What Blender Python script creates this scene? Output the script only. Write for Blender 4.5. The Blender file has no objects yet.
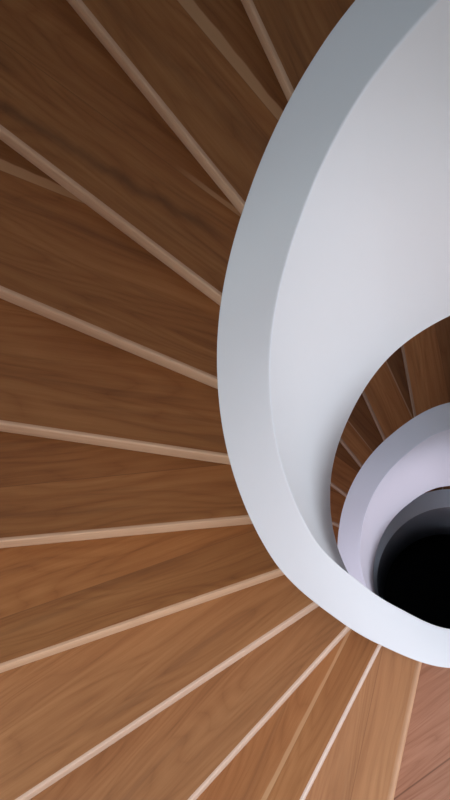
import bpy, bmesh, math, random
from math import sin, cos, radians as R, pi
random.seed(4)
S = bpy.context.scene
C = S.collection

# ------------------------------------------------------------------ dimensions (metres)
RO, RI = 0.4308, 0.33794          # outer / inner radius of the balustrade
RW = 1.78                         # outer radius of the stair
PITCH = 0.68131                   # drop per radian
DN = 0.24952                      # angle of one step
T0 = 2.04758                      # angle of nosing 0
RISE = 0.17
STOREY = [0.0, -3.4, -6.8+5*0.17]     # the cellar storey is lower: five steps fewer
FIRST = [-9, -9, -4]
FLOOR_H = 3.4
CAPH = 1.21398                    # handrail above the nosing line
WALL = 1.66495                    # height of the solid balustrade band
K_FIRST, K_LAST = -9, 10
T_FLAT = T0 + 11*DN               # handrail runs level from here ...
T_END = T0 + K_FIRST*DN + 2*pi    # ... to here
def zline(t): return -PITCH*(t-pi)
def zcap(t):
    z = zline(t); zf = zline(T_FLAT)
    w = 0.05                      # soft transition into the level run
    d = (z-zf)
    return zf + 0.5*(d+math.sqrt(d*d+w*w*0.05))
def ztread(k): return zline(T0+k*DN)-CAPH
# slight hand-plastered irregularity of the two visible turns
def interp(kn, v, t):
    t = math.degrees(t)
    if t <= kn[0]: return v[0]
    for a, b, va, vb in zip(kn, kn[1:], v, v[1:]):
        if t <= b:
            s = (t-a)/(b-a); s = s*s*(3-2*s)*0.6 + s*0.4
            return va+(vb-va)*s
    return v[-1]
def dr(level, t):
    if level == 0:
        return interp([60,95,120,145,170,195,215,235,250,270,300],
                      [0,-.002,.0044,.001,.0055,.0075,.0095,-.0045,-.0057,.0064,0], t)
    return interp([60,95,120,145,170,195,215,240],
                  [0,.0053,-.0085,-.0104,-.0106,-.0026,.0042,0], t)

# ------------------------------------------------------------------ helpers
def link(name, bm, mat, parent=None, smooth=True, angle=40):
    me = bpy.data.meshes.new(name)
    bmesh.ops.recalc_face_normals(bm, faces=bm.faces)
    bm.to_mesh(me); bm.free()
    me.materials.append(mat)
    if smooth:
        for p in me.polygons: p.use_smooth = True
        me.set_sharp_from_angle(angle=R(angle))
    o = bpy.data.objects.new(name, me); C.objects.link(o)
    if parent: o.parent = parent
    return o
def empty(name, loc, label, cat, group=None):
    o = bpy.data.objects.new(name, None); C.objects.link(o); o.location = loc
    o.empty_display_size = .1
    o['label'] = label; o['category'] = cat
    if group: o['group'] = group
    return o
def nt(name):
    m = bpy.data.materials.new(name); m.use_nodes = True
    t = m.node_tree; t.nodes.clear()
    out = t.nodes.new('ShaderNodeOutputMaterial'); b = t.nodes.new('ShaderNodeBsdfPrincipled')
    t.links.new(b.outputs[0], out.inputs[0])
    return m, t, b
class G:
    def __init__(s, t): s.t = t
    def n(s, typ, **kw):
        n = s.t.nodes.new(typ)
        for k, v in kw.items(): setattr(n, k, v)
        return n
    def put(s, sock, v):
        if isinstance(v, bpy.types.NodeSocket): s.t.links.new(v, sock)
        else: sock.default_value = v
    def math(s, op, a, b=0.0, c=0.0):
        n = s.n('ShaderNodeMath', operation=op)
        s.put(n.inputs[0], a); s.put(n.inputs[1], b); s.put(n.inputs[2], c)
        return n.outputs[0]
    def mixc(s, f, a, b, bt='MIX'):
        n = s.n('ShaderNodeMix', data_type='RGBA', blend_type=bt)
        s.put(n.inputs[0], f); s.put(n.inputs[6], a); s.put(n.inputs[7], b)
        return n.outputs[2]
    def step(s, x, e, w):
        n = s.n('ShaderNodeMapRange', interpolation_type='SMOOTHSTEP')
        s.put(n.inputs[0], x); s.put(n.inputs[1], s.math('SUBTRACT', e, w)); s.put(n.inputs[2], s.math('ADD', e, w))
        return n.outputs[0]
    def comb(s, x, y, z):
        n = s.n('ShaderNodeCombineXYZ'); s.put(n.inputs[0], x); s.put(n.inputs[1], y); s.put(n.inputs[2], z); return n.outputs[0]
    def noise(s, v, scale, detail=4, rough=.55, dist=0):
        n = s.n('ShaderNodeTexNoise'); s.put(n.inputs['Vector'], v)
        n.inputs['Scale'].default_value = scale; n.inputs['Detail'].default_value = detail
        n.inputs['Roughness'].default_value = rough; n.inputs['Distortion'].default_value = dist
        return n.outputs[0]
    def ramp(s, f, stops):
        n = s.n('ShaderNodeValToRGB'); s.put(n.inputs[0], f)
        e = n.color_ramp.elements
        while len(e) < len(stops): e.new(0.5)
        for q, (p, c) in zip(e, stops): q.position = p; q.color = (*c, 1)
        return n.outputs[0]
    def attr(s, name):
        n = s.n('ShaderNodeAttribute', attribute_type='OBJECT', attribute_name=name); return n.outputs['Fac']

def grain(g, u, v, seed):
    """oak grain running along u; returns a 0..1 tone and a fine pore value"""
    wob = g.noise(g.comb(g.math('MULTIPLY', u, .55), g.math('MULTIPLY', v, 4.0), seed), 2.2, 2)
    vv = g.math('ADD', v, g.math('MULTIPLY', g.math('SUBTRACT', wob, .5), .09))
    big = g.noise(g.comb(g.math('MULTIPLY', u, .55), g.math('MULTIPLY', vv, 13.0), seed), 1.6, 3, .55, .15)
    fig = g.noise(g.comb(g.math('MULTIPLY', u, 1.3), g.math('MULTIPLY', vv, 48.0), g.math('ADD', seed, 7.3)), 1.5, 4, .6, .2)
    fine = g.noise(g.comb(g.math('MULTIPLY', u, 9.0), g.math('MULTIPLY', v, 190.0), g.math('ADD', seed, 3.1)), 1.4, 4, .65)
    t = g.math('ADD', g.math('MULTIPLY', big, .50), g.math('MULTIPLY', fig, .34))
    t = g.math('ADD', t, g.math('MULTIPLY', fine, .24))
    t = g.math('SUBTRACT', t, .04)
    # cathedral figure: contour lines of a slow stretched field
    cf = g.noise(g.comb(g.math('MULTIPLY', u, .9), g.math('MULTIPLY', vv, 8.0), g.math('ADD', seed, 11.7)), 1.1, 1.5, .4, .1)
    ring = g.math('PINGPONG', g.math('MULTIPLY', cf, 15.0), .5)
    ring = g.math('POWER', g.math('MULTIPLY', ring, 2.0), .45)
    t = g.math('ADD', t, g.math('MULTIPLY', g.math('SUBTRACT', ring, .75), .15))
    return t, fig, fine

WOOD_STOPS = [(.22, (.190,.073,.021)), (.44, (.300,.122,.038)), (.56, (.350,.152,.050)), (.78, (.44,.205,.075))]
def wood_tread():
    m, t, b = nt('oiled_oak_tread'); g = G(t)
    uv = g.n('ShaderNodeUVMap'); sp = g.n('ShaderNodeSeparateXYZ'); t.links.new(uv.outputs[0], sp.inputs[0])
    u, v = sp.outputs[0], sp.outputs[1]
    seed, seam, back, streak = g.attr('seed'), g.attr('seam'), g.attr('back_tone'), g.attr('streak')
    isb = g.step(v, seam, .0012)
    sd = g.math('ADD', seed, g.math('MULTIPLY', isb, 13.7))
    tone, fig, fine = grain(g, u, v, sd)
    col = g.ramp(tone, WOOD_STOPS)
    # smoky heartwood flames
    fl = g.noise(g.comb(g.math('MULTIPLY', u, 1.1), g.math('MULTIPLY', v, 15.0), g.math('ADD', sd, 21.0)), 1.3, 5, .6, .4)
    flm = g.n('ShaderNodeMapRange'); g.put(flm.inputs[0], fl); flm.inputs[1].default_value=.56; flm.inputs[2].default_value=.72
    col = g.mixc(g.math('MULTIPLY', flm.outputs[0], .38), col, (.10,.042,.018,1))
    # one smoky dark vein on the boards that have it
    vx = g.math('ADD', .078, g.math('MULTIPLY', g.math('SUBTRACT', 1.15, u), .10))
    vx = g.math('ADD', vx, g.math('MULTIPLY', g.math('SUBTRACT', g.noise(g.comb(g.math('MULTIPLY', u, 5.0), 0.0, seed), 1.5, 3), .5), .05))
    vm = g.math('SUBTRACT', 1.0, g.step(g.math('ABSOLUTE', g.math('SUBTRACT', v, vx)), .011, .014))
    vm = g.math('MULTIPLY', g.math('MULTIPLY', vm, g.math('ADD', .3, fig)), g.math('MULTIPLY', g.attr('vein'), g.step(u, .78, .12)))
    col = g.mixc(vm, col, (.06,.028,.014,1))
    # pale boards
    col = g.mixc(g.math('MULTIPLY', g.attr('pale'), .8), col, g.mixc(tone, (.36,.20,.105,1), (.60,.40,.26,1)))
    # board behind the glue seam has its own tone
    bt = g.math('ADD', 1.0, g.math('MULTIPLY', isb, g.math('SUBTRACT', back, 1.0)))
    bt = g.math('MULTIPLY', bt, g.attr('tone'))
    col = g.mixc(1.0, col, g.comb(bt, bt, bt), 'MULTIPLY')
    # thin glue line
    ln = g.math('SUBTRACT', 1.0, g.step(g.math('ABSOLUTE', g.math('SUBTRACT', v, seam)), .0012, .0008))
    col = g.mixc(g.math('MULTIPLY', ln, .35), col, (.09,.035,.015,1))
    # pale sapwood stripe lying against the seam, widening outwards
    wid = g.math('MULTIPLY', streak, g.math('ADD', .35, g.math('MULTIPLY', u, .8)))
    wn = g.noise(g.comb(g.math('MULTIPLY', u, 2.0), 0.0, seed), 3.0, 2)
    wid = g.math('MULTIPLY', wid, g.math('ADD', .6, wn))
    inst = g.math('MULTIPLY', isb, g.math('SUBTRACT', 1.0, g.step(g.math('SUBTRACT', v, seam), wid, .0022)))
    inst = g.math('MULTIPLY', inst, g.math('GREATER_THAN', streak, .0005))
    inst = g.math('MULTIPLY', inst, g.math('MULTIPLY', g.step(u, g.attr('stripe_from'), .05), g.math('SUBTRACT', 1.0, g.step(u, g.attr('stripe_to'), .08))))
    col = g.mixc(g.math('MULTIPLY', inst, .8), col, (.56,.34,.18,1))
    g.put(b.inputs['Base Color'], col)
    r = g.math('ADD', .40, g.math('MULTIPLY', fine, .16)); g.put(b.inputs['Roughness'], r)
    b.inputs['Specular IOR Level'].default_value = .3
    bp = g.n('ShaderNodeBump'); bp.inputs['Strength'].default_value=.08; bp.inputs['Distance'].default_value=.001
    g.put(bp.inputs['Height'], fig); t.links.new(bp.outputs[0], b.inputs['Normal'])
    return m
def wood_riser():
    m, t, b = nt('pale_oak_edge'); g = G(t)
    uv = g.n('ShaderNodeUVMap'); sp = g.n('ShaderNodeSeparateXYZ'); t.links.new(uv.outputs[0], sp.inputs[0])
    tone, fig, fine = grain(g, sp.outputs[0], sp.outputs[1], g.attr('seed'))
    col = g.ramp(tone, [(.3, (.50,.30,.18)), (.7, (.66,.44,.29))])
    col = g.mixc(g.attr('sheen_mix'), col, (.72,.60,.53,1))  # window sheen on the risers near the landing, mixed into their colour
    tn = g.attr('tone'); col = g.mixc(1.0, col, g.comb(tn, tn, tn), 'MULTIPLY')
    g.put(b.inputs['Base Color'], col)
    b.inputs['Roughness'].default_value = .42
    return m
def wood_floor():
    m, t, b = nt('oak_floorboards'); g = G(t)
    tc = g.n('ShaderNodeTexCoord'); mp = g.n('ShaderNodeMapping', vector_type='TEXTURE')
    t.links.new(tc.outputs['Object'], mp.inputs[0]); mp.inputs['Rotation'].default_value=(0,0,R(39.8))
    # a joint passes through the point seen beside the last step
    mp.inputs['Location'].default_value = (-.1315,-.8776,0)
    sp = g.n('ShaderNodeSeparateXYZ'); t.links.new(mp.outputs[0], sp.inputs[0])
    x, y = sp.outputs[0], sp.outputs[1]
    row = g.math('FLOOR', g.math('DIVIDE', y, .30))
    fy = g.math('SUBTRACT', y, g.math('MULTIPLY', row, .30))
    tone, fig, fine = grain(g, x, fy, g.math('MULTIPLY', row, 5.17))
    col = g.ramp(tone, [(.28, (.28,.128,.076)), (.5, (.43,.22,.14)), (.72, (.54,.31,.21))])
    wn = g.n('ShaderNodeTexWhiteNoise', noise_dimensions='1D'); g.put(wn.inputs['W'], row)
    rt = g.math('ADD', .88, g.math('MULTIPLY', wn.outputs[0], .2))
    col = g.mixc(1.0, col, g.comb(rt, rt, rt), 'MULTIPLY')
    d = g.math('MINIMUM', fy, g.math('SUBTRACT', .30, fy))
    ln = g.math('SUBTRACT', 1.0, g.step(d, .0024, .0014))
    col = g.mixc(g.math('MULTIPLY', ln, .6), col, (.08,.035,.02,1))
    g.put(b.inputs['Base Color'], col); b.inputs['Roughness'].default_value=.42
    return m
def plaster(name, c, rough=.62):
    m, t, b = nt(name); g = G(t)
    tc = g.n('ShaderNodeTexCoord')
    n1 = g.noise(tc.outputs['Object'], 3.0, 3)
    col = g.mixc(n1, (c[0]*.985, c[1]*.985, c[2]*.985, 1), (*c, 1))
    g.put(b.inputs['Base Color'], col); b.inputs['Roughness'].default_value = rough
    b.inputs['Specular IOR Level'].default_value = .3
    n2 = g.noise(tc.outputs['Object'], 260.0, 2)
    bp = g.n('ShaderNodeBump'); bp.inputs['Strength'].default_value=.05; bp.inputs['Distance'].default_value=.0006
    g.put(bp.inputs['Height'], n2); t.links.new(bp.outputs[0], b.inputs['Normal'])
    return m
M_TREAD, M_RISER, M_FLOOR = wood_tread(), wood_riser(), wood_floor()
M_WHITE = plaster('white_plaster', (.62,.62,.63))
M_CAP = plaster('white_satin_paint', (.62,.64,.67), .5)
M_CELLAR = plaster('cellar_wall_shade_tint', (.48,.55,.60))  # shade of the deep well put into the wall colour
M_CELLAR_CAP = plaster('cellar_cap_light_tint', (.80,.93,.98))  # colour raised and blued in place of light falling on the cap
M_WALL = plaster('wall_paint', (.70,.69,.68))

# ------------------------------------------------------------------ balustrades
def sweep(t0, t1, n, prof):
    """closed profile prof(t)->[(r,z)...] swept round the axis"""
    bm = bmesh.new(); rings = []
    for i in range(n+1):
        t = t0+(t1-t0)*i/n
        rings.append([bm.verts.new((r*cos(t), r*sin(t), z)) for r, z in prof(t)])
    m = len(rings[0])
    for a, b in zip(rings, rings[1:]):
        for j in range(m):
            bm.faces.new((a[j], a[(j+1) % m], b[(j+1) % m], b[j]))
    bm.faces.new(rings[0]); bm.faces.new(rings[-1])
    return bm
CAPT = .012
def make_balustrade(level, label):
    root = empty('stair_balustrade', (0, 0, STOREY[level]), label, 'balustrade')
    ta, tb = T0+FIRST[level]*DN, T_END + (5*DN if level == 1 else 0)
    def ex(t): return dr(level, t) if level < 2 else 0
    def wall(t):
        z = zcap(t); e = ex(t)
        zt = z-CAPT
        return [(RI+e, z-WALL), (RO+e, z-WALL), (RO+e, zt), (RI+e, zt)]
    def cap(t):
        z = zcap(t); e = ex(t); b = .003
        return [(RI+e, z-CAPT), (RO+e, z-CAPT), (RO+e, z-b), (RO+e-b*.3, z-b*.3), (RO+e-b, z),
                (RI+e+b, z), (RI+e+b*.3, z-b*.3), (RI+e, z-b)]
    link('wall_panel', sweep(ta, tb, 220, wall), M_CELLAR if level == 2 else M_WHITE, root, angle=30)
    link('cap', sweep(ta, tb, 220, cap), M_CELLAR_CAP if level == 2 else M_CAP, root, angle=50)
    return root

# ------------------------------------------------------------------ steps
# measured nosing lines of the upper flight: angle in degrees, offset from the axis
NOSE = {0:(117.13,.006), 1:(131.39,.0101), 2:(145.29,.004), 3:(160.03,-.0051), 4:(174.83,-.0023), 5:(188.89,0),
        6:(202.6,.0175), 7:(217.23,.0059), 8:(231.11,-.0012), 9:(246.45,-.0168), 10:(260.98,.009)}
# glue seam distance, tone of the rear board, sapwood width, overall tone
BOARD0 = {0:(.40,1,0,.9), 1:(.186,.82,.020,1.0), 2:(.182,.95,.010,1.0), 3:(.290,.78,.016,1.03), 4:(.40,1,0,1.02), 5:(.150,.95,0,1.0),
          6:(.130,1.22,0,.92), 7:(.40,1,0,1.02), 8:(.40,1,0,1.0), 9:(.098,1.05,.012,1.08), 10:(.130,.95,0,1.18)}
BOARD1 = {-2:(.10,.8,0,.95), -1:(.16,.75,0,1.0), 0:(.150,.55,.006,1.05), 1:(.08,.62,.004,1.0), 2:(.12,.6,0,1.0), 3:(.14,.8,0,.9)}
def nose(level, k):
    if level == 0 and k in NOSE:
        a, o = NOSE[k]; return R(a), o
    return T0+k*DN, 0.0
def at(a, o, r, v=0.0):
    """point of the nosing line at radius r, moved v behind the nosing"""
    o2 = o - v
    u = math.sqrt(max(r*r-o2*o2, 0))
    return (cos(a)*u - sin(a)*o2, sin(a)*u + cos(a)*o2, u)
def step_parts(level, k, root, last=False):
    a, o = nose(level, k)
    ra, rb = (.014, .022) if last else (.0035, .0095)      # edge rounding, fuller towards the outer wall
    rr = rb
    z = ztread(k)
    ri = RO + max(.0, (dr(level, a) if level < 2 else 0)) - .004
    # ---- riser with rounded upper edge, flush front
    def prof(q):
        p = [(0, z-RISE)]
        for i in range(7):
            w = pi/2*i/6
            p.append((q-q*cos(w), z-q+q*sin(w)))
        e = q+.004
        return p+[(e, z), (e, z-.03), (.020, z-.032), (.020, z-RISE)]
    bm = bmesh.new(); uvl = bm.loops.layers.uv.new('UVMap')
    A, B, info = [], [], {}
    for lst, r, q in ((A, ri, ra), (B, RW-.002, rb)):
        for v, zz in prof(q):
            x, y, u = at(a, o, r, v)
            w = bm.verts.new((x, y, zz)); lst.append(w); info[w] = (u, zz-z)
    n = len(A)
    for i in range(n): bm.faces.new((A[i], A[(i+1) % n], B[(i+1) % n], B[i]))
    bm.faces.new(A); bm.faces.new(B)
    for f in bm.faces:
        for l in f.loops: l[uvl].uv = info[l.vert]
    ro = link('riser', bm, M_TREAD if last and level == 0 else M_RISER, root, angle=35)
    ro['seed'] = float(k*3.3+level*50); ro['tone'] = 1.0 if level == 0 else .62; ro['sheen_mix'] = float({(0,7):.35, (0,8):.45, (0,9):.8}.get((level, k), .0))
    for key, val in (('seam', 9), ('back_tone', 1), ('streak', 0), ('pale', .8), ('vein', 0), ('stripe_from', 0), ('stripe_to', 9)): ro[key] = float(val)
    if last and level == 0: ro['tone'] = 1.15  # soft highlight of the last rounded edge, put into its pale colour
    # ---- tread board: wedge from behind the rounded edge to the next riser up
    if k-1 >= K_FIRST: a2, o2 = nose(level, k-1)
    else: a2, o2 = a-DN, o
    TH = .030
    bm = bmesh.new(); uvl = bm.loops.layers.uv.new('UVMap')
    f0, f1 = at(a, o, ri, ra+.004), at(a, o, RW-.002, rb+.004)
    b0, b1 = at(a2, o2, ri, 0), at(a2, o2, RW-.002, 0)
    pts = [f0[:2]]
    def arc(p, q, r, n):
        t0 = math.atan2(p[1], p[0]); t1 = math.atan2(q[1], q[0]); d = (t1-t0+pi) % (2*pi)-pi
        return [(r*cos(t0+d*i/n), r*sin(t0+d*i/n)) for i in range(1, n)]
    pts += [f1[:2]] + arc(f1, b1, RW-.002, 6) + [b1[:2], b0[:2]] + arc(b0, f0, ri, 5)
    up = [bm.verts.new((x, y, z)) for x, y in pts]; dn_ = [bm.verts.new((x, y, z-TH)) for x, y in pts]
    bm.faces.new(up); bm.faces.new(dn_); n = len(pts)
    for i in range(n): bm.faces.new((up[i], up[(i+1) % n], dn_[(i+1) % n], dn_[i]))
    for f in bm.faces:
        for l in f.loops:
            x, y, _ = l.vert.co
            l[uvl].uv = (x*cos(a)+y*sin(a), -(-x*sin(a)+y*cos(a)-o))
    to = link('tread', bm, M_TREAD, root, smooth=False)
    s, bt, st, tn = (BOARD0 if level == 0 else BOARD1 if level == 1 else {}).get(k, (random.uniform(.1,.2), random.uniform(.75,1.1), 0.0, 1.0))
    if level == 1: tn *= 1.22
    to['seam'], to['back_tone'], to['streak'], to['tone'] = float(s), float(bt), float(st), float(tn)
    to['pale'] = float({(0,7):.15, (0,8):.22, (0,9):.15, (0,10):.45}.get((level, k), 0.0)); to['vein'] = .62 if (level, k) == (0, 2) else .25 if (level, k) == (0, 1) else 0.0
    lo, hi = {(0,2):(.0,.93), (0,3):(1.02,3)}.get((level, k), (0.0, 9.0))
    to['stripe_from'], to['stripe_to'] = float(lo), float(hi)
    to['seed'] = float(k*2.37+level*31.0+SEED)
SEED = 4.0
def make_flight(level, label):
    root = empty('spiral_staircase', (0, 0, STOREY[level]), label, 'staircase')
    for k in range(FIRST[level]+1, K_LAST+1):
        step_parts(level, k, root, last=(k == K_LAST and level == 0))
    def soff(t):
        z = zline(t)-CAPH-.30
        ri = RO + .012
        return [(ri, z-.05), (RW-.002, z-.05), (RW-.002, z), (ri, z)]
    link('soffit', sweep(T0+FIRST[level]*DN, R(236), 120, soff), M_WHITE, root, angle=30)
    return root

make_flight(0, 'upper flight of brown oiled oak winder steps with pale edges, around the white balustrade')
make_balustrade(0, 'large white curving balustrade wall with broad pale cap beside the upper oak steps')
make_flight(1, 'lower flight of dark brown oak steps seen down the well below the white wall')
make_balustrade(1, 'smaller lavender-white balustrade ring further down the stairwell beside the dark lower steps')
make_flight(2, 'lowest flight of oak steps, a brown sliver at the top of the dark pit')
make_balustrade(2, 'lowest balustrade ring, greyed by shade, fading into the black bottom of the stairwell')

# ------------------------------------------------------------------ the building round the stair
def struct(name, bm, mat, smooth=False, loc=(0, 0, 0)):
    o = link(name, bm, mat, None, smooth); o['kind'] = 'structure'; o.location = loc; return o
ZL = ztread(K_LAST)-RISE
X0, X1, Y0 = -3.0, 2.4, -3.4
TA, TB = R(203), T_END            # landing sector
def floor_bm(rin, th, ta=TA, tb=TB):
    bm = bmesh.new()
    pts = []
    n = 40
    for i in range(n+1):
        t = ta+(tb-ta)*i/n; pts.append((rin*cos(t), rin*sin(t)))
    for i in range(16):
        t = tb+(TB-tb)*i/16; pts.append((RW*cos(t), RW*sin(t)))
    pb = (RW*cos(TB), RW*sin(TB)); pa = (RW*cos(ta), RW*sin(ta))
    pts += [pb, (X1, pb[1]), (X1, Y0), (X0, Y0), (X0, pa[1]), pa]
    up = [bm.verts.new((x, y, 0)) for x, y in pts]; dn_ = [bm.verts.new((x, y, -th)) for x, y in pts]
    bm.faces.new(up); bm.faces.new(dn_); n = len(pts)
    for i in range(n): bm.faces.new((up[i], up[(i+1) % n], dn_[(i+1) % n], dn_[i]))
    bmesh.ops.triangulate(bm, faces=[f for f in bm.faces if len(f.verts) > 4])
    return bm
struct('floor', floor_bm(RO-.004, .22), M_FLOOR, loc=(0, 0, ZL))
struct('floor', floor_bm(RO+.012, .22, TA, TB+5*DN), M_FLOOR, loc=(0, 0, ZL-FLOOR_H))
struct('floor', floor_bm(.95, .22, R(203), TB), M_FLOOR, loc=(0, 0, ZL+FLOOR_H))   # top storey, wider opening
ZB = ZL+STOREY[2]
ZT = ZL+2*FLOOR_H-.3
def slab(x0, x1, y0, y1, z0, z1):
    bm = bmesh.new(); bmesh.ops.create_cube(bm, size=1)
    for v in bm.verts:
        v.co = ((x0+x1)/2+v.co.x*(x1-x0), (y0+y1)/2+v.co.y*(y1-y0), (z0+z1)/2+v.co.z*(z1-z0))
    return bm
struct('floor', slab(X0-.2, X1+.2, Y0-.2, RW+.3, ZB-.2, ZB), plaster('pit_dark_floor', (.10,.10,.11), .8))  # floor coloured near black so the pit stays dark
struct('ceiling', slab(X0-.2, X1+.2, Y0-.2, RW+.3, ZT, ZT+.2), M_WALL)
def outer(t): return [(RW, ZB), (RW+.15, ZB), (RW+.15, ZT), (RW, ZT)]
o = link('wall_back', sweep(TB-2*pi, TA, 120, outer), M_WALL, None, True, 30); o['kind'] = 'structure'
ya, yb = RW*sin(TA), RW*sin(TB)
LY0, LY1 = -3.2, -1.2  # opening added for the unseen left-hand lights
struct('wall_left', slab(X0-.15, X0, Y0, LY0, ZB, ZT), M_WALL)
struct('wall_left', slab(X0-.15, X0, LY1, ya+.15, ZB, ZT), M_WALL)
def win_z(l): return (ZL-FLOOR_H*l+.25, ZL-FLOOR_H*l+3.1)
for a, b in ((ZB, win_z(1)[0]), (win_z(1)[1], win_z(0)[0]), (win_z(0)[1], ZT)):
    struct('wall_left', slab(X0-.15, X0, LY0, LY1, a, b), M_WALL)
struct('wall_left', slab(X0, RW*cos(TA)-.02, ya, ya+.15, ZB, ZT), M_WALL)
EY0, EY1 = -3.1, -.6
struct('wall_right', slab(X1, X1+.15, Y0, EY0, ZB, ZT), M_WALL)
struct('wall_right', slab(X1, X1+.15, EY1, yb+.15, ZB, ZT), M_WALL)
struct('wall_right', slab(RW*cos(TB)+.02, X1, yb, yb+.15, ZB, ZT), M_WALL)
# front and right walls with wide windows
WX0, WX1 = -2.4, 1.9
struct('wall_front', slab(X0, WX0, Y0-.2, Y0, ZB, ZT), M_WALL)
struct('wall_front', slab(WX1, X1, Y0-.2, Y0, ZB, ZT), M_WALL)
edges = [ZB] + [z for l in (1, 0) for z in win_z(l)] + [ZT]
for a, b in zip(edges[0::2], edges[1::2]):
    struct('wall_right', slab(X1, X1+.15, EY0, EY1, a, b), M_WALL)
struct('wall_front', slab(WX0, WX1, Y0-.2, Y0, ZB, win_z(1)[0]), M_WALL)
struct('wall_front', slab(WX0, WX1, Y0-.2, Y0, win_z(1)[1], ZT), M_WALL)

# ------------------------------------------------------------------ light: daylight through windows, with added fill from the left
def window_light(l, side, power, color):
    z0, z1 = win_z(l); zm = (z0+z1)/2
    L = bpy.data.lights.new('window_daylight', 'AREA'); L.shape = 'RECTANGLE'
    L.size_y = z1-z0-.05; L.energy = power; L.color = color
    o = bpy.data.objects.new('window_daylight', L); C.objects.link(o)
    if side == 'front': L.size = WX1-WX0-.05; o.location = ((WX0+WX1)/2, Y0-.1, zm); o.rotation_euler = (R(90), 0, 0)
    elif side == 'right': L.size = EY1-EY0-.05; o.location = (X1+.08, (EY0+EY1)/2, zm); o.rotation_euler = (R(90), 0, R(90))
    else: L.size = LY1-LY0-.05; o.location = (X0-.08, (LY0+LY1)/2, zm); o.rotation_euler = (R(90), 0, R(-90))
window_light(0, 'right', 124, (.84,.91,1.0))
window_light(0, 'left', 84, (.78,.93,1.0))  # unseen left window, added to brighten the upper cap
window_light(1, 'left', 65, (.76,.82,1.0))  # same added window one storey down, lifting the lower cap
window_light(1, 'front', 50, (.74,.77,1.0))
window_light(1, 'right', 102, (.82,.82,1.0))
# fill added under the closed ceiling, no roof opening, to lift the caps
L = bpy.data.lights.new('top_fill', 'AREA'); L.size = 1.2; L.energy = 16; L.color = (.76,.88,1.0)
o = bpy.data.objects.new('top_fill', L); C.objects.link(o); o.location = (.6, .5, ZT-.02)
W = bpy.data.worlds.new('sky'); S.world = W; W.use_nodes = True
W.node_tree.nodes['Background'].inputs[0].default_value = (.55,.68,.9,1)
W.node_tree.nodes['Background'].inputs[1].default_value = .3

# ------------------------------------------------------------------ camera
cam = bpy.data.cameras.new('camera'); co = bpy.data.objects.new('camera', cam); C.objects.link(co)
S.camera = co
cam.sensor_fit = 'VERTICAL'; cam.sensor_height = 36; cam.lens = 1426.90379*36/800
cam.clip_start = .02
from mathutils import Matrix
co.matrix_world = (Matrix.Translation((-.06262,-.41424,2.4587)) @ Matrix.Rotation(.04757,4,'Z')
                   @ Matrix.Rotation(.17608,4,'X') @ Matrix.Rotation(.13676,4,'Y'))
v = S.view_settings
v.view_transform = 'Standard'; v.look = 'None'; v.gamma = 1; v.exposure = 0.0; v.use_curve_mapping = False
